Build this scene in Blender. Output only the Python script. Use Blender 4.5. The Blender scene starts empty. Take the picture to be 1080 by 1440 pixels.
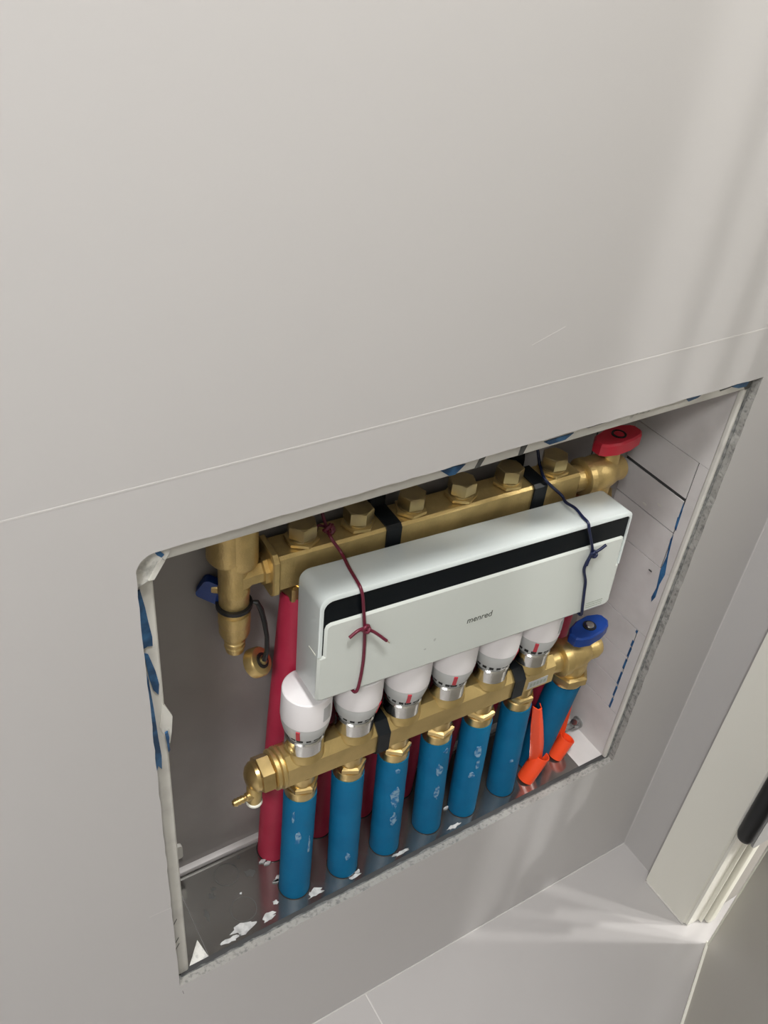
import bpy, bmesh, math, random
from mathutils import Vector, Matrix, noise
random.seed(4)
C = bpy.context.scene.collection
PI = math.pi

# ------------------------------------------------------------------ camera
cam_d = bpy.data.cameras.new('camera')
cam = bpy.data.objects.new('camera', cam_d)
C.objects.link(cam)
ax_r, ax_d, ax_f = (0.8519, -0.5164, 0.0878), (-0.2588, -0.5607, -0.7865), (0.4554, 0.6473, -0.6113)
m3 = Matrix((ax_r, [-v for v in ax_d], [-v for v in ax_f])).transposed()
cam.matrix_world = Matrix.Translation((0.0, -0.38, 1.088)) @ m3.to_4x4()
cam_d.sensor_fit = 'HORIZONTAL'
cam_d.sensor_width = 36.0
cam_d.lens = 36.0 * 1273.86 / 1080.0
cam_d.clip_start = 0.01
bpy.context.scene.camera = cam

# ------------------------------------------------------------------ world, exposure
sc = bpy.context.scene
sc.view_settings.view_transform = 'Standard'
sc.view_settings.look = 'None'
sc.view_settings.gamma = 1.0
sc.view_settings.use_curve_mapping = False
sc.view_settings.exposure = -0.28
sc.cycles.use_denoising = True
sc.cycles.max_bounces = 8
sc.cycles.caustics_reflective = False
w = bpy.data.worlds.new('world'); sc.world = w
w.use_nodes = True
w.node_tree.nodes['Background'].inputs[0].default_value = (0.75, 0.78, 0.8, 1)
w.node_tree.nodes['Background'].inputs[1].default_value = 0.15

# lamps: (location, size x, size y, watts, colour, aim)
def area_lamp(name, loc, sx, sy, watts, col, parent=None):
    d = bpy.data.lights.new(name, 'AREA'); d.shape = 'RECTANGLE'
    d.size, d.size_y, d.energy, d.color = sx, sy, watts, col
    o = bpy.data.objects.new(name, d); C.objects.link(o); o.location = loc
    if parent: o.parent = parent
    return o
ROOM_LAMPS = (dict(loc=(0.14, -0.43, 2.22), size=0.32, watts=36, col=(1.0, 1.0, 0.995)),
              dict(loc=(-0.95, -1.15, 2.22), size=0.40, watts=33, col=(1.0, 1.0, 0.995)))
NEXT_ROOM_LAMPS = [dict(loc=(2.05, y, 2.22), size=0.09, watts=p, col=(1.0, 0.99, 0.96)) for y, p in ((-0.93, 42), (-1.20, 36), (-1.62, 34))]

# ------------------------------------------------------------------ materials
def mat(name, col, rough=0.5, metal=0.0, spec=0.5, col2=None, nscale=20.0, lo=0.4, hi=0.65, bump=0.0, bscale=200.0,
        coat=0.0, stretch=None, rough2=None):
    m = bpy.data.materials.new(name); m.use_nodes = True
    nt = m.node_tree; b = nt.nodes['Principled BSDF']
    b.inputs['Base Color'].default_value = (*col, 1)
    b.inputs['Roughness'].default_value = rough
    b.inputs['Metallic'].default_value = metal
    b.inputs['Specular IOR Level'].default_value = spec
    b.inputs['Coat Weight'].default_value = coat
    tc = nt.nodes.new('ShaderNodeTexCoord')
    src = tc.outputs['Object']
    if stretch:
        mp = nt.nodes.new('ShaderNodeMapping'); mp.inputs['Scale'].default_value = stretch
        nt.links.new(src, mp.inputs[0]); src = mp.outputs[0]
    if col2 or rough2 is not None:
        n = nt.nodes.new('ShaderNodeTexNoise'); n.inputs['Scale'].default_value = nscale
        n.inputs['Detail'].default_value = 5
        nt.links.new(src, n.inputs['Vector'])
        r = nt.nodes.new('ShaderNodeMapRange')
        r.inputs['From Min'].default_value = lo; r.inputs['From Max'].default_value = hi
        nt.links.new(n.outputs['Fac'], r.inputs['Value'])
        if col2:
            mx = nt.nodes.new('ShaderNodeMix'); mx.data_type = 'RGBA'
            mx.inputs[6].default_value = (*col, 1); mx.inputs[7].default_value = (*col2, 1)
            nt.links.new(r.outputs[0], mx.inputs[0]); nt.links.new(mx.outputs[2], b.inputs['Base Color'])
        if rough2 is not None:
            m2 = nt.nodes.new('ShaderNodeMix'); m2.data_type = 'FLOAT'
            m2.inputs[2].default_value = rough; m2.inputs[3].default_value = rough2
            nt.links.new(r.outputs[0], m2.inputs[0]); nt.links.new(m2.outputs[0], b.inputs['Roughness'])
    if bump:
        n2 = nt.nodes.new('ShaderNodeTexNoise'); n2.inputs['Scale'].default_value = bscale
        n2.inputs['Detail'].default_value = 3
        nt.links.new(src, n2.inputs['Vector'])
        bp = nt.nodes.new('ShaderNodeBump'); bp.inputs['Strength'].default_value = bump
        bp.inputs['Distance'].default_value = 0.001
        nt.links.new(n2.outputs['Fac'], bp.inputs['Height']); nt.links.new(bp.outputs[0], b.inputs['Normal'])
    return m

M = {}
M['tile'] = mat('wall_tile', (0.53, 0.513, 0.504), 0.30, col2=(0.54, 0.524, 0.515), nscale=2.0, spec=0.5)
M['tile_core'] = mat('tile_cut_core', (0.36, 0.35, 0.325), 0.9, col2=(0.16, 0.16, 0.155), nscale=300, lo=0.50, hi=0.75, bump=0.8, bscale=400)
M['grout'] = mat('pale_grout', (0.60, 0.58, 0.56), 0.6)
M['floor_tile'] = mat('floor_tile', (0.46, 0.44, 0.432), 0.24, col2=(0.48, 0.46, 0.452), nscale=4)
M['plaster'] = mat('low_bounce_plaster', (0.33, 0.325, 0.32), 0.8)  # kept dark so the unseen walls and ceiling bounce less light
M['cream'] = mat('cream_door_paint', (0.90, 0.885, 0.80), 0.45)
M['white_seal'] = mat('white_seal', (0.86, 0.85, 0.74), 0.5)
M['leaf'] = mat('greige_door_laminate', (0.66, 0.64, 0.57), 0.45)
M['lining'] = mat('shaded_jamb_lining', (0.40, 0.375, 0.33), 0.5)  # weaker light on the lining is put into this darker colour
M['black_metal'] = mat('black_metal', (0.006, 0.007, 0.009), 0.5)
M['grey_metal'] = mat('grey_metal', (0.30, 0.30, 0.29), 0.4, metal=0.3)
M['white_enamel'] = mat('white_enamel', (0.66, 0.635, 0.62), 0.45, col2=(0.60, 0.575, 0.56), nscale=30)
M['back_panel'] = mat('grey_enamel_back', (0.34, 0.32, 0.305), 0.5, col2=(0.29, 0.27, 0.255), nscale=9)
M['lip'] = mat('cream_lip', (0.68, 0.665, 0.61), 0.45, col2=(0.56, 0.54, 0.50), nscale=40, lo=0.5, hi=0.75)
M['dark_void'] = mat('dark_void', (0.06, 0.06, 0.06), 0.9)
M['cement'] = mat('cement_dust', (0.30, 0.30, 0.285), 0.95, col2=(0.12, 0.125, 0.125), nscale=180, bump=1.0, bscale=300)
M['chip'] = mat('white_filler', (0.78, 0.77, 0.72), 0.7, col2=(0.45, 0.45, 0.42), nscale=150, lo=0.5, hi=0.7, bump=0.6, bscale=300)
M['film'] = mat('blue_film', (0.010, 0.055, 0.14), 0.4, col2=(0.04, 0.15, 0.32), nscale=90)
M['galv'] = mat('galvanised_plate', (0.35, 0.34, 0.32), 0.13, metal=0.9, col2=(0.50, 0.49, 0.47), nscale=40, lo=0.60, hi=0.95, rough2=0.5)
M['smear'] = mat('white_mortar_smear', (0.60, 0.60, 0.59), 0.9, col2=(0.36, 0.36, 0.355), nscale=140, bump=1.0, bscale=250)
M['mark'] = mat('dark_scuff', (0.09, 0.09, 0.085), 0.8)
M['brass'] = mat('brass', (0.66, 0.49, 0.205), 0.38, metal=0.85, col2=(0.55, 0.405, 0.165), nscale=45, lo=0.45, hi=0.75, bump=0.12, bscale=500)
M['brass_cast'] = mat('cast_brass', (0.70, 0.52, 0.22), 0.42, metal=0.8, col2=(0.58, 0.425, 0.18), nscale=60, bump=0.35, bscale=600)
M['brass_cap'] = mat('plated_plug', (0.52, 0.41, 0.20), 0.33, metal=0.9, col2=(0.42, 0.33, 0.19), nscale=40)
M['brass_hex'] = mat('machined_brass', (0.70, 0.52, 0.23), 0.28, metal=0.95, col2=(0.58, 0.42, 0.18), nscale=60)
M['chrome'] = mat('nickel_plate', (0.70, 0.69, 0.66), 0.14, metal=1.0)
M['steel'] = mat('zinc_steel', (0.42, 0.43, 0.43), 0.25, metal=1.0)
M['white_plastic'] = mat('white_plastic', (0.84, 0.81, 0.81), 0.42)
M['grey_plastic'] = mat('pale_grey_plastic', (0.55, 0.56, 0.55), 0.4)
M['shell'] = mat('controller_shell', (0.68, 0.73, 0.715), 0.28)
M['cover'] = mat('controller_cover', (0.61, 0.64, 0.60), 0.28)
M['gloss_black'] = mat('gloss_black', (0.004, 0.006, 0.008), 0.3, spec=0.2)
M['print'] = mat('dark_print', (0.07, 0.075, 0.06), 0.6)
M['pale_print'] = mat('faint_print', (0.30, 0.34, 0.28), 0.6)
M['cover_scuff'] = mat('faint_cover_scuff', (0.46, 0.48, 0.45), 0.6)
M['red_ind'] = mat('red_indicator', (0.55, 0.03, 0.05), 0.4)
M['blue_pipe'] = mat('blue_foam', (0.003, 0.135, 0.29), 0.6, spec=0.2, col2=(0.004, 0.16, 0.33), nscale=25, bump=0.25, bscale=120)
M['scuff_white'] = mat('white_scuff', (0.22, 0.36, 0.48), 0.8, col2=(0.015, 0.15, 0.34), nscale=230, lo=0.42, hi=0.58)
M['red_pipe'] = mat('red_foam', (0.50, 0.022, 0.065), 0.55, col2=(0.56, 0.035, 0.085), nscale=25, bump=0.25, bscale=120)
M['orange'] = mat('orange_plastic', (1.0, 0.085, 0.02), 0.35)
M['red_handle'] = mat('red_handle_plastic', (0.62, 0.025, 0.05), 0.38)
M['blue_handle'] = mat('blue_handle_plastic', (0.006, 0.045, 0.25), 0.35)
M['wire_red'] = mat('dark_red_insulation', (0.13, 0.010, 0.028), 0.4)
M['wire_blue'] = mat('dark_blue_insulation', (0.006, 0.012, 0.05), 0.4)
M['copper'] = mat('bare_copper', (0.75, 0.6, 0.45), 0.3, metal=1.0)
M['strap'] = mat('black_strap', (0.007, 0.009, 0.011), 0.42, spec=0.3)
M['rubber'] = mat('black_rubber', (0.012, 0.012, 0.012), 0.5)
M['sticker'] = mat('grey_sticker', (0.45, 0.45, 0.45), 0.5)
M['lamp_glow'] = mat('lamp_diffuser', (0.9, 0.9, 0.88), 0.6)

# ------------------------------------------------------------------ mesh helpers
def V(*a): return Vector(a)

class MB:
    def __init__(s): s.bm = bmesh.new()
    def face(s, vs, mi=0):
        try:
            f = s.bm.faces.new(vs); f.material_index = mi; return f
        except ValueError: return None
    def loft(s, rings, cap0=True, cap1=True, closed=True, mi=0):
        R = [[s.bm.verts.new(p) for p in r] for r in rings]
        n = len(R[0])
        for a, b in zip(R[:-1], R[1:]):
            for i in range(n if closed else n - 1):
                j = (i + 1) % n
                s.face((a[i], a[j], b[j], b[i]), mi)
        if cap0: s.face(list(reversed(R[0])), mi)
        if cap1: s.face(R[-1], mi)
        return s
    def lathe(s, o, ax, prof, n=24, cap0=True, cap1=True, mi=0, phase=0.0, up=None):
        """prof = [(radius, height along ax)]"""
        o, ax = V(*o), V(*ax).normalized()
        u = (V(*up) if up else (V(0, 0, 1) if abs(ax.z) < 0.9 else V(1, 0, 0)))
        u = (u - ax * u.dot(ax)).normalized(); v = ax.cross(u)
        rings = [[o + ax * h + (u * math.cos(phase + 2*PI*i/n) + v * math.sin(phase + 2*PI*i/n)) * r for i in range(n)] for r, h in prof]
        return s.loft(rings, cap0, cap1, mi=mi)
    def hexa(s, o, ax, af, h, phase=0.0, ch=0.0012, up=None, mi=0):
        """hexagon with across-flats radius af, chamfered corners at both ends"""
        r = af / math.cos(PI/6)
        return s.lathe(o, ax, [(af * 0.97, 0), (r, ch), (r, h - ch), (af * 0.97, h)], n=6, phase=phase, up=up, mi=mi)
    def tube(s, pts, r, n=10, caps=True, mi=0, flat=None):
        pts = [V(*p) for p in pts]
        rs = r if isinstance(r, (list, tuple)) else [r] * len(pts)
        t0 = (pts[1] - pts[0]).normalized()
        u = t0.orthogonal().normalized()
        rings = []
        for i, p in enumerate(pts):
            t = ((pts[min(i+1, len(pts)-1)] - p).normalized() + (p - pts[max(i-1, 0)]).normalized())
            t = t.normalized() if t.length > 1e-9 else t0
            u = (u - t * u.dot(t)).normalized(); v = t.cross(u)
            rings.append([p + (u * math.cos(2*PI*k/n) + v * math.sin(2*PI*k/n)) * rs[i] for k in range(n)])
        return s.loft(rings, caps, caps, mi=mi)
    def prism(s, poly, axis, a, b, ch=0.0, inset=None, mi=0):
        """polygon in the plane across `axis` ('x','y','z'), extruded a..b; ch = chamfer at the a end"""
        def P(q, h):
            return {'x': V(h, q[0], q[1]), 'y': V(q[0], h, q[1]), 'z': V(q[0], q[1], h)}[axis]
        rings = []
        if ch: rings.append([P(q, a) for q in inset_poly(poly, ch)]); rings.append([P(q, a + (ch if b > a else -ch)) for q in poly])
        else: rings.append([P(q, a) for q in poly])
        rings.append([P(q, b) for q in poly])
        return s.loft(rings, mi=mi)
    def box(s, lo, hi, bev=0.0, mi=0):
        lo, hi = V(*lo), V(*hi)
        r = bmesh.ops.create_cube(s.bm, size=1.0)
        for v in r['verts']:
            v.co = V(*[(lo[k] + hi[k]) / 2 + v.co[k] * (hi[k] - lo[k]) for k in range(3)])
        fs = list({f for v in r['verts'] for f in v.link_faces})
        for f in fs: f.material_index = mi
        if bev:
            es = list({e for v in r['verts'] for e in v.link_edges})
            bmesh.ops.bevel(s.bm, geom=es, offset=bev, segments=2, affect='EDGES', profile=0.5)
        return s
    def xf(s, m):
        bmesh.ops.transform(s.bm, matrix=m, verts=s.bm.verts); return s

def inset_poly(poly, d):
    """inset a counter-clockwise or clockwise polygon by d"""
    n = len(poly); area = sum(poly[i][0]*poly[(i+1) % n][1] - poly[(i+1) % n][0]*poly[i][1] for i in range(n))
    sg = 1 if area > 0 else -1
    out = []
    for i in range(n):
        p0, p1, p2 = [V(*poly[(i+k-1) % n], 0) for k in range(3)]
        e1, e2 = (p1-p0).normalized(), (p2-p1).normalized()
        n1, n2 = V(-e1.y, e1.x, 0)*sg, V(-e2.y, e2.x, 0)*sg
        b = n1 + n2; L = b.length_squared
        q = p1 + b * (2*d/L if L > 1e-9 else 0)
        out.append((q.x, q.y))
    return out

def rrect(x0, z0, x1, z1, r, n=5):
    """rounded rectangle; r = (bottom-left, bottom-right, top-right, top-left)"""
    rs = r if isinstance(r, (list, tuple)) else [r]*4
    out = []
    for (cx, cz, a0, rr) in ((x0+rs[0], z0+rs[0], PI, rs[0]), (x1-rs[1], z0+rs[1], 1.5*PI, rs[1]),
                             (x1-rs[2], z1-rs[2], 0, rs[2]), (x0+rs[3], z1-rs[3], 0.5*PI, rs[3])):
        for k in range(n+1):
            a = a0 + 0.5*PI*k/n
            out.append((cx + rr*math.cos(a), cz + rr*math.sin(a)))
    return out

def obj(name, mb, material, parent=None, smooth=35, loc=None, label=None):
    """link a MB as one mesh object; verts are in the parent's local frame (or the world's)"""
    bm = mb.bm
    bmesh.ops.remove_doubles(bm, verts=bm.verts, dist=1e-6)
    bmesh.ops.recalc_face_normals(bm, faces=bm.faces)
    if loc is not None:
        bmesh.ops.translate(bm, verts=bm.verts, vec=-V(*loc))
    me = bpy.data.meshes.new(name); bm.to_mesh(me); bm.free()
    for m_ in (material if isinstance(material, (list, tuple)) else [material]): me.materials.append(m_)
    if smooth:
        for p in me.polygons: p.use_smooth = True
        me.set_sharp_from_angle(angle=math.radians(smooth))
    o = bpy.data.objects.new(name, me); C.objects.link(o)
    if loc is not None: o.location = loc
    if parent: o.parent = parent
    if label: o['label'] = label
    return o

def thing(name, label, cat, loc=(0, 0, 0), basis=None, group=None):
    o = bpy.data.objects.new(name, None); C.objects.link(o)
    o.empty_display_size = 0.02
    if basis is not None: o.matrix_world = Matrix.Translation(loc) @ basis.to_4x4()
    else: o.location = loc
    o['label'] = label; o['category'] = cat
    if group: o['group'] = group
    return o

def struct_root(name):
    o = bpy.data.objects.new(name, None); C.objects.link(o); o['kind'] = 'structure'; return o
def struct(name, mb, m, parent=None, smooth=None, loc=None):
    o = obj(name, mb, m, parent, smooth, loc); 
    if not parent: o['kind'] = 'structure'
    return o

def copy_thing(src, label, loc=None):
    r = src.copy(); C.objects.link(r); r['label'] = label
    if loc is not None: r.location = loc
    for ch in list(src.children):
        c = ch.copy(); C.objects.link(c); c.parent = r
        for g in list(ch.children):
            d = g.copy(); C.objects.link(d); d.parent = c
    return r

def blob(cx, cy, rx, ry, n=14, jag=0.35, seed=0):
    """ragged closed outline"""
    rnd = random.Random(seed)
    return [(cx + rx*math.cos(2*PI*i/n)*(1 - jag*rnd.random()), cy + ry*math.sin(2*PI*i/n)*(1 - jag*rnd.random())) for i in range(n)]

# ------------------------------------------------------------------ room shell
# wall_front: large tiles with a cut opening, y = 0 is the tile face
OX0, OX1, OZ0, OZ1 = 0.1034, 0.6280, 0.2443, 0.7505
T = 0.0068
JZ = 0.7975                                   # height of the horizontal tile joint
wf = struct_root('wall_front')
def tile_plate(x0, z0, x1, z1):
    mb = MB(); mb.box((x0, 0, z0), (x1, T, z1), 0.0004); return mb
G = 0.0004
# lower tile with the opening: front ring of quads with a ragged inner edge on the right and bottom
def hole_tile():
    mb = MB(); bm = mb.bm
    N = 60
    rnd = random.Random(11)
    r = 0.013
    inner = []
    def j(a): return 0.0
    for k in range(N): inner.append((OX0 + (OX1-OX0)*k/N, OZ0 + j(0.0012)))                # bottom, left to right
    for k in range(N): inner.append((OX1 + j(0.0014), OZ0 + (OZ1-OZ0)*k/N))                # right, upward
    for k in range(N): inner.append((OX1 - (OX1-OX0-r)*k/N, OZ1 + j(0.0010)))              # top, to the left
    for k in range(8): a = PI/2 + PI/2*k/8; inner.append((OX0+r+r*math.cos(a), OZ1-r+r*math.sin(a)))
    for k in range(N): inner.append((OX0 + j(0.0008), OZ1-r - (OZ1-r-OZ0)*k/N))            # left, downward
    X0, X1, Z0, Z1 = -1.2, 0.7285, 0.002, JZ-G
    m = 0.03
    a0, a1, c0, c1 = OX0-m, OX1+m, OZ0-m, OZ1+m
    o1 = [(a0+(a1-a0)*k/N, c0) for k in range(N)] + [(a1, c0+(c1-c0)*k/N) for k in range(N)]
    o1 += [(a1+(OX0+r-a1)*k/N, c1) for k in range(N)]
    o1 += [(OX0+r+(a0-OX0-r)*k/4, c1) if k <= 4 else (a0, c1+(OZ1-r-c1)*(k-4)/4) for k in range(8)]
    o1 += [(a0, OZ1-r+(c0-OZ1+r)*k/N) for k in range(N)]
    for q0, q1, q2, q3 in ((X0, Z0, X1, c0), (X0, c1, X1, Z1), (X0, c0, a0, c1), (a1, c0, X1, c1)):
        mb.face([bm.verts.new((x, 0, z)) for x, z in ((q0, q1), (q2, q1), (q2, q3), (q0, q3))], 0)
    rag = [0.0012]*N + [0.0014]*N + [0.0010]*N + [0.0004]*8 + [0.0008]*N          # chipped cut edge
    inner = [(x + (rnd.random()-0.5)*e, z + (rnd.random()-0.5)*e) for (x, z), e in zip(inner, rag)]
    vi = [bm.verts.new((p[0], 0, p[1])) for p in inner]
    vo = [bm.verts.new((p[0], 0, p[1])) for p in o1]
    bi = [bm.verts.new((p[0], T, p[1])) for p in inner]
    bo = [bm.verts.new((p[0], T, p[1])) for p in o1]
    n = len(inner)
    for i in range(n):
        k = (i+1) % n
        mb.face((vi[i], vi[k], vo[k], vo[i]), 0)
        mb.face((vi[i], vi[k], bi[k], bi[i]), 1)
        mb.face((vo[i], vo[k], bo[k], bo[i]), 0)
        mb.face((bi[i], bi[k], bo[k], bo[i]), 1)
    return mb
struct('tile', hole_tile(), [M['tile'], M['tile_core']], wf)
struct('tile', tile_plate(-1.2, JZ+G, 0.7285, 1.597), M['tile'], wf)
struct('tile', tile_plate(-1.2, 1.599, 0.7285, 2.4), M['tile'], wf)
gb = MB(); gb.box((-1.2, -0.00012, JZ-0.0006), (0.7285, T, JZ+0.0006)); gb.box((-1.2, 0.0004, 1.596), (0.7285, T, 1.600))
struct('grout_line', gb, M['grout'], wf)
# masonry behind the tiles, around the cabinet niche
bk = MB()
TB = T + 0.002
bk.box((-1.2, TB, 0), (OX0-0.004, 0.16, 2.3)); bk.box((OX1+0.004, TB, 0), (0.90, 0.16, 2.3))
bk.box((OX0-0.004, TB, 0), (OX1+0.004, 0.16, 0.234)); bk.box((OX0-0.004, TB, 0.7545), (OX1+0.004, 0.16, 2.3))
bk.box((OX0-0.004, 0.112, 0.234), (OX1+0.004, 0.16, 0.7545))
struct('masonry', bk, M['cement'], wf)

for pts, m in (([(0.0850, 0.3812), (0.1030, 0.3803), (0.1030, 0.3798), (0.0850, 0.3806)], 'grout'), ([(0.1052, 0.2340), (0.1056, 0.2340), (0.1064, 0.2275), (0.1060, 0.2275)], 'mark'),
               ([(0.366, 0.8300), (0.392, 0.8385), (0.392, 0.8380), (0.366, 0.8296)], 'grout')):
    mb = MB(); mb.prism(pts, 'y', -0.00008, 0.0002); struct('scratch', mb, M[m], wf)

# floor: big tiles with pale joints
fl = struct_root('floor')
for x0, x1 in ((-1.2, -0.4845), (-0.4835, 0.3160), (0.3175, 1.1165)):
    for y0, y1 in ((-0.7995, 0.0), (-1.5995, -0.8005), (-2.4, -1.6005)):
        mb = MB(); mb.box((x0, y0, -0.01), (min(x1, 2.2), y1, 0), 0.0006)
        struct('tile', mb, M['floor_tile'], fl)
mb = MB(); mb.box((-1.2, -2.4, -0.02), (2.2, 0.0, -0.0004)); struct('grout_line', mb, M['grout'], fl)
mb = MB(); mb.box((1.1175, -2.4, -0.01), (2.2, 0.0, 0)); struct('tile', mb, M['floor_tile'], fl)
# sealant bead at the foot of the wall
mb = MB(); mb.loft([[V(x, 0.001, 0.0), V(x, -0.0012, 0.0), V(x, -0.0008, 0.0008), V(x, 0.0, 0.0012)] for x in (-1.2, 0.7285)])
struct('trim_1', mb, M['grout'])

# right wall with the doorway
mb = MB(); mb.box((0.7292, -0.125, 0), (0.845, 0.0, 2.4)); struct('wall_right', mb, M['tile'])
mb = MB(); mb.box((0.7292, -2.4, 0), (0.845, -0.99, 2.4)); struct('wall_right_far', mb, M['plaster'])
mb = MB(); mb.box((0.7292, -0.99, 2.05), (0.845, -0.125, 2.4)); struct('wall_right_lintel', mb, M['plaster'])
mb = MB(); mb.loft([[V(0.7292, -0.0012, z), V(0.7292, 0.0, z), V(0.7280, 0.0, z)] for z in (0, 2.4)]); struct('trim_2', mb, M['tile'])
# other walls and the ceiling
mb = MB(); mb.box((-1.25, -2.4, 0), (-1.2, 0.16, 2.5)); struct('wall_left', mb, M['plaster'])
mb = MB(); mb.box((-1.25, -2.45, 0), (2.25, -2.4, 2.5)); struct('wall_back', mb, M['plaster'])
mb = MB(); mb.box((2.2, -2.4, 0), (2.25, 0.16, 2.5)); struct('wall_outer', mb, M['plaster'])
mb = MB(); mb.box((0.845, 0.0, 0), (2.2, 0.05, 2.5)); struct('wall_next_room', mb, M['plaster'])
mb = MB(); mb.box((-1.25, -2.45, 2.24), (2.25, 0.16, 2.30)); struct('ceiling', mb, M['plaster'])

# door frame (casing + rebated jamb)
df = struct_root('trim_3')
mb = MB()
mb.prism([(0.7162, -0.0556), (0.7162, -0.1215), (0.7185, -0.1240), (0.7292, -0.1245), (0.7292, -0.0556)], 'z', 0.0008, 2.12)
struct('casing', mb, M['cream'], df, 30)
mb = MB()
mb.prism([(0.7188, -0.1242), (0.7188, -0.1275), (0.738, -0.1290), (0.738, -0.1335), (0.740, -0.1335), (0.740, -0.1250)], 'z', 0.0008, 2.12)
struct('jamb', mb, M['cream'], df, 30)
mb = MB()
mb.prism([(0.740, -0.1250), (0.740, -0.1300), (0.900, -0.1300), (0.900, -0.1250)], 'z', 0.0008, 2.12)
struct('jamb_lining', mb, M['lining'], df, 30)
mb = MB(); mb.prism(rrect(0.7445, -0.1390, 0.7600, -0.1300, 0.003, 3), 'z', 0.0015, 2.10)
struct('door_seal', mb, M['white_seal'], df, 40)
mb = MB(); mb.prism([(0.7162, -0.0556), (0.7162, -0.0570), (0.7142, -0.0570), (0.7142, -0.1235), (0.7162, -0.1235)], 'z', 0.0, 0.0012)
struct('bottom_sealant', mb, M['grout'], df)

# open door leaf, hinged next to the jamb
H = V(0.7238, -0.1583); dd = V(-0.0987, -0.0521).normalized(); dn = V(0.4668, -0.8843).normalized()
dl = struct_root('door_1')
def leafpt(a, b): q = H + dd*a + dn*b; return (q.x, q.y)
mb = MB()
prof = [leafpt(0.0, 0.003), leafpt(0.0012, 0.0008), leafpt(0.004, 0.0), leafpt(0.80, 0.0), leafpt(0.80, 0.04), leafpt(0.0, 0.04)]
mb.prism(prof, 'z', 0.006, 2.04)
struct('leaf_panel', mb, M['leaf'], dl, 30)
mb = MB(); mb.prism([leafpt(-0.0005, 0.0060), leafpt(-0.0018, 0.002), leafpt(-0.0005, -0.0012), leafpt(0.0030, -0.0020), leafpt(0.0058, -0.0008), leafpt(0.0058, 0.001), leafpt(0.002, 0.006)], 'z', 0.004, 2.04)
struct('edge_band', mb, M['cream'], dl, 30)
mb = MB(); mb.prism([leafpt(-0.001, -0.0030), leafpt(0.80, -0.0030), leafpt(0.80, 0.006), leafpt(-0.001, 0.006)], 'z', 0.001, 0.0065)
struct('bottom_edge', mb, M['cream'], dl, 30)
# hinge
mb = MB(); mb.lathe((0.7170, -0.1350, 0.208), (0, 0, 1), [(0.0055, 0), (0.0090, 0.003), (0.0105, 0.009), (0.0105, 0.112), (0.0090, 0.118), (0.0055, 0.121)], n=20)
hg = struct('hinge', mb, M['black_metal'], dl, 40)
mb = MB(); mb.prism(rrect(0.730, 0.185, 0.772, 0.315, 0.010, 5), 'y', -0.1425, -0.1395)
struct('hinge_plate', mb, M['grey_metal'], hg, 30)
mb = MB(); mb.lathe((0.7170, -0.1350, 0.331), (0, 0, 1), [(0.006, 0), (0.006, 0.004), (0.003, 0.006)], n=16)
struct('hinge_pin', mb, M['black_metal'], hg, 40)

# ceiling lamps (outside the frame)
def ceiling_lamp(p, label):
    t = thing('ceiling_light', label, 'light', (p['loc'][0], p['loc'][1], 2.24))
    s = p['size']/2 + 0.02
    mb = MB(); mb.box((-s, -s, -0.006), (s, s, 0.0), 0.002); obj('frame', mb, M['white_plastic'], t)
    l = area_lamp('lamp', (0, 0, -0.012), p['size'], p['size'], p['watts'], p['col'], t)
    return t
ceiling_lamp(ROOM_LAMPS[0], 'square ceiling light right above the tiled wall and door leaf')
ceiling_lamp(ROOM_LAMPS[1], 'square ceiling light in the middle of the room, left of the open door')
for p, l in zip(NEXT_ROOM_LAMPS, ('small ceiling downlight beyond the open door, nearest the tiled wall', 'small ceiling downlight beyond the open door, middle of three', 'small ceiling downlight beyond the open door, farthest from the tiled wall')):
    ceiling_lamp(p, l)['group'] = 'ceiling downlights in the next room'

# ------------------------------------------------------------------ manifold cabinet (recessed steel box)
CX0, CX1, CZ0, CZ1, CYB = 0.1125, 0.6240, 0.2425, 0.7400, 0.1050
cab = thing('manifold_cabinet', 'recessed white steel cabinet box set in the cut opening of the tiled wall', 'cabinet', (0.366, 0.05, 0.236))
CL = V(0.366, 0.05, 0.236)
def cpart(name, mb, m, smooth=35, label=None, parent=None):
    mb.xf(Matrix.Translation(-CL)); return obj(name, mb, m, parent or cab, smooth, label=label)
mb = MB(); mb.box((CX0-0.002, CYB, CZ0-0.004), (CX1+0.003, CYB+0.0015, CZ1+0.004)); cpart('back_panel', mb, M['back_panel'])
mb = MB(); mb.box((CX0-0.0015, 0.013, CZ0-0.004), (CX0, CYB, CZ1+0.002)); cpart('side_panel', mb, M['white_enamel'])
mb = MB(); mb.box((CX0-0.0015, 0.013, CZ1), (CX1+0.002, CYB, CZ1+0.0015)); cpart('top_panel', mb, M['white_enamel'])
mb = MB(); mb.box((CX0-0.0015, 0.010, CZ0-0.004), (CX1+0.002, CYB, CZ0-0.0025)); cpart('base_panel', mb, M['white_enamel'])
# right side: backing with proud sheet fields and knock-out tabs between slits
mb = MB(); mb.box((CX1+0.0012, 0.010, CZ0-0.004), (CX1+0.0030, CYB, CZ1+0.002)); cpart('side_backing', mb, M['dark_void'])
def sheet(name, y0, z0, y1, z1, dx=0.0, bend=0.0):
    mb = MB(); mb.box((CX1+dx, y0, z0), (CX1+0.0011+dx, y1, z1))
    if bend:
        for v in mb.bm.verts: v.co.x -= bend*(v.co.z-z0)/(z1-z0)
    return cpart(name, mb, M['white_enamel'])
YS = 0.0258
for z0, z1 in ((0.5226, 0.6494), (0.3137, 0.4367)): sheet('side_panel', 0.0100, z0, YS-0.0006, z1)      # strips in front of the tabs
sheet('side_panel', 0.0100, 0.6497, CYB, CZ1)
sheet('side_panel', 0.0100, 0.4370, CYB, 0.5223)
sheet('side_panel', 0.0100, CZ0-0.003, CYB, 0.3134)
g = 0.0006
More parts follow.
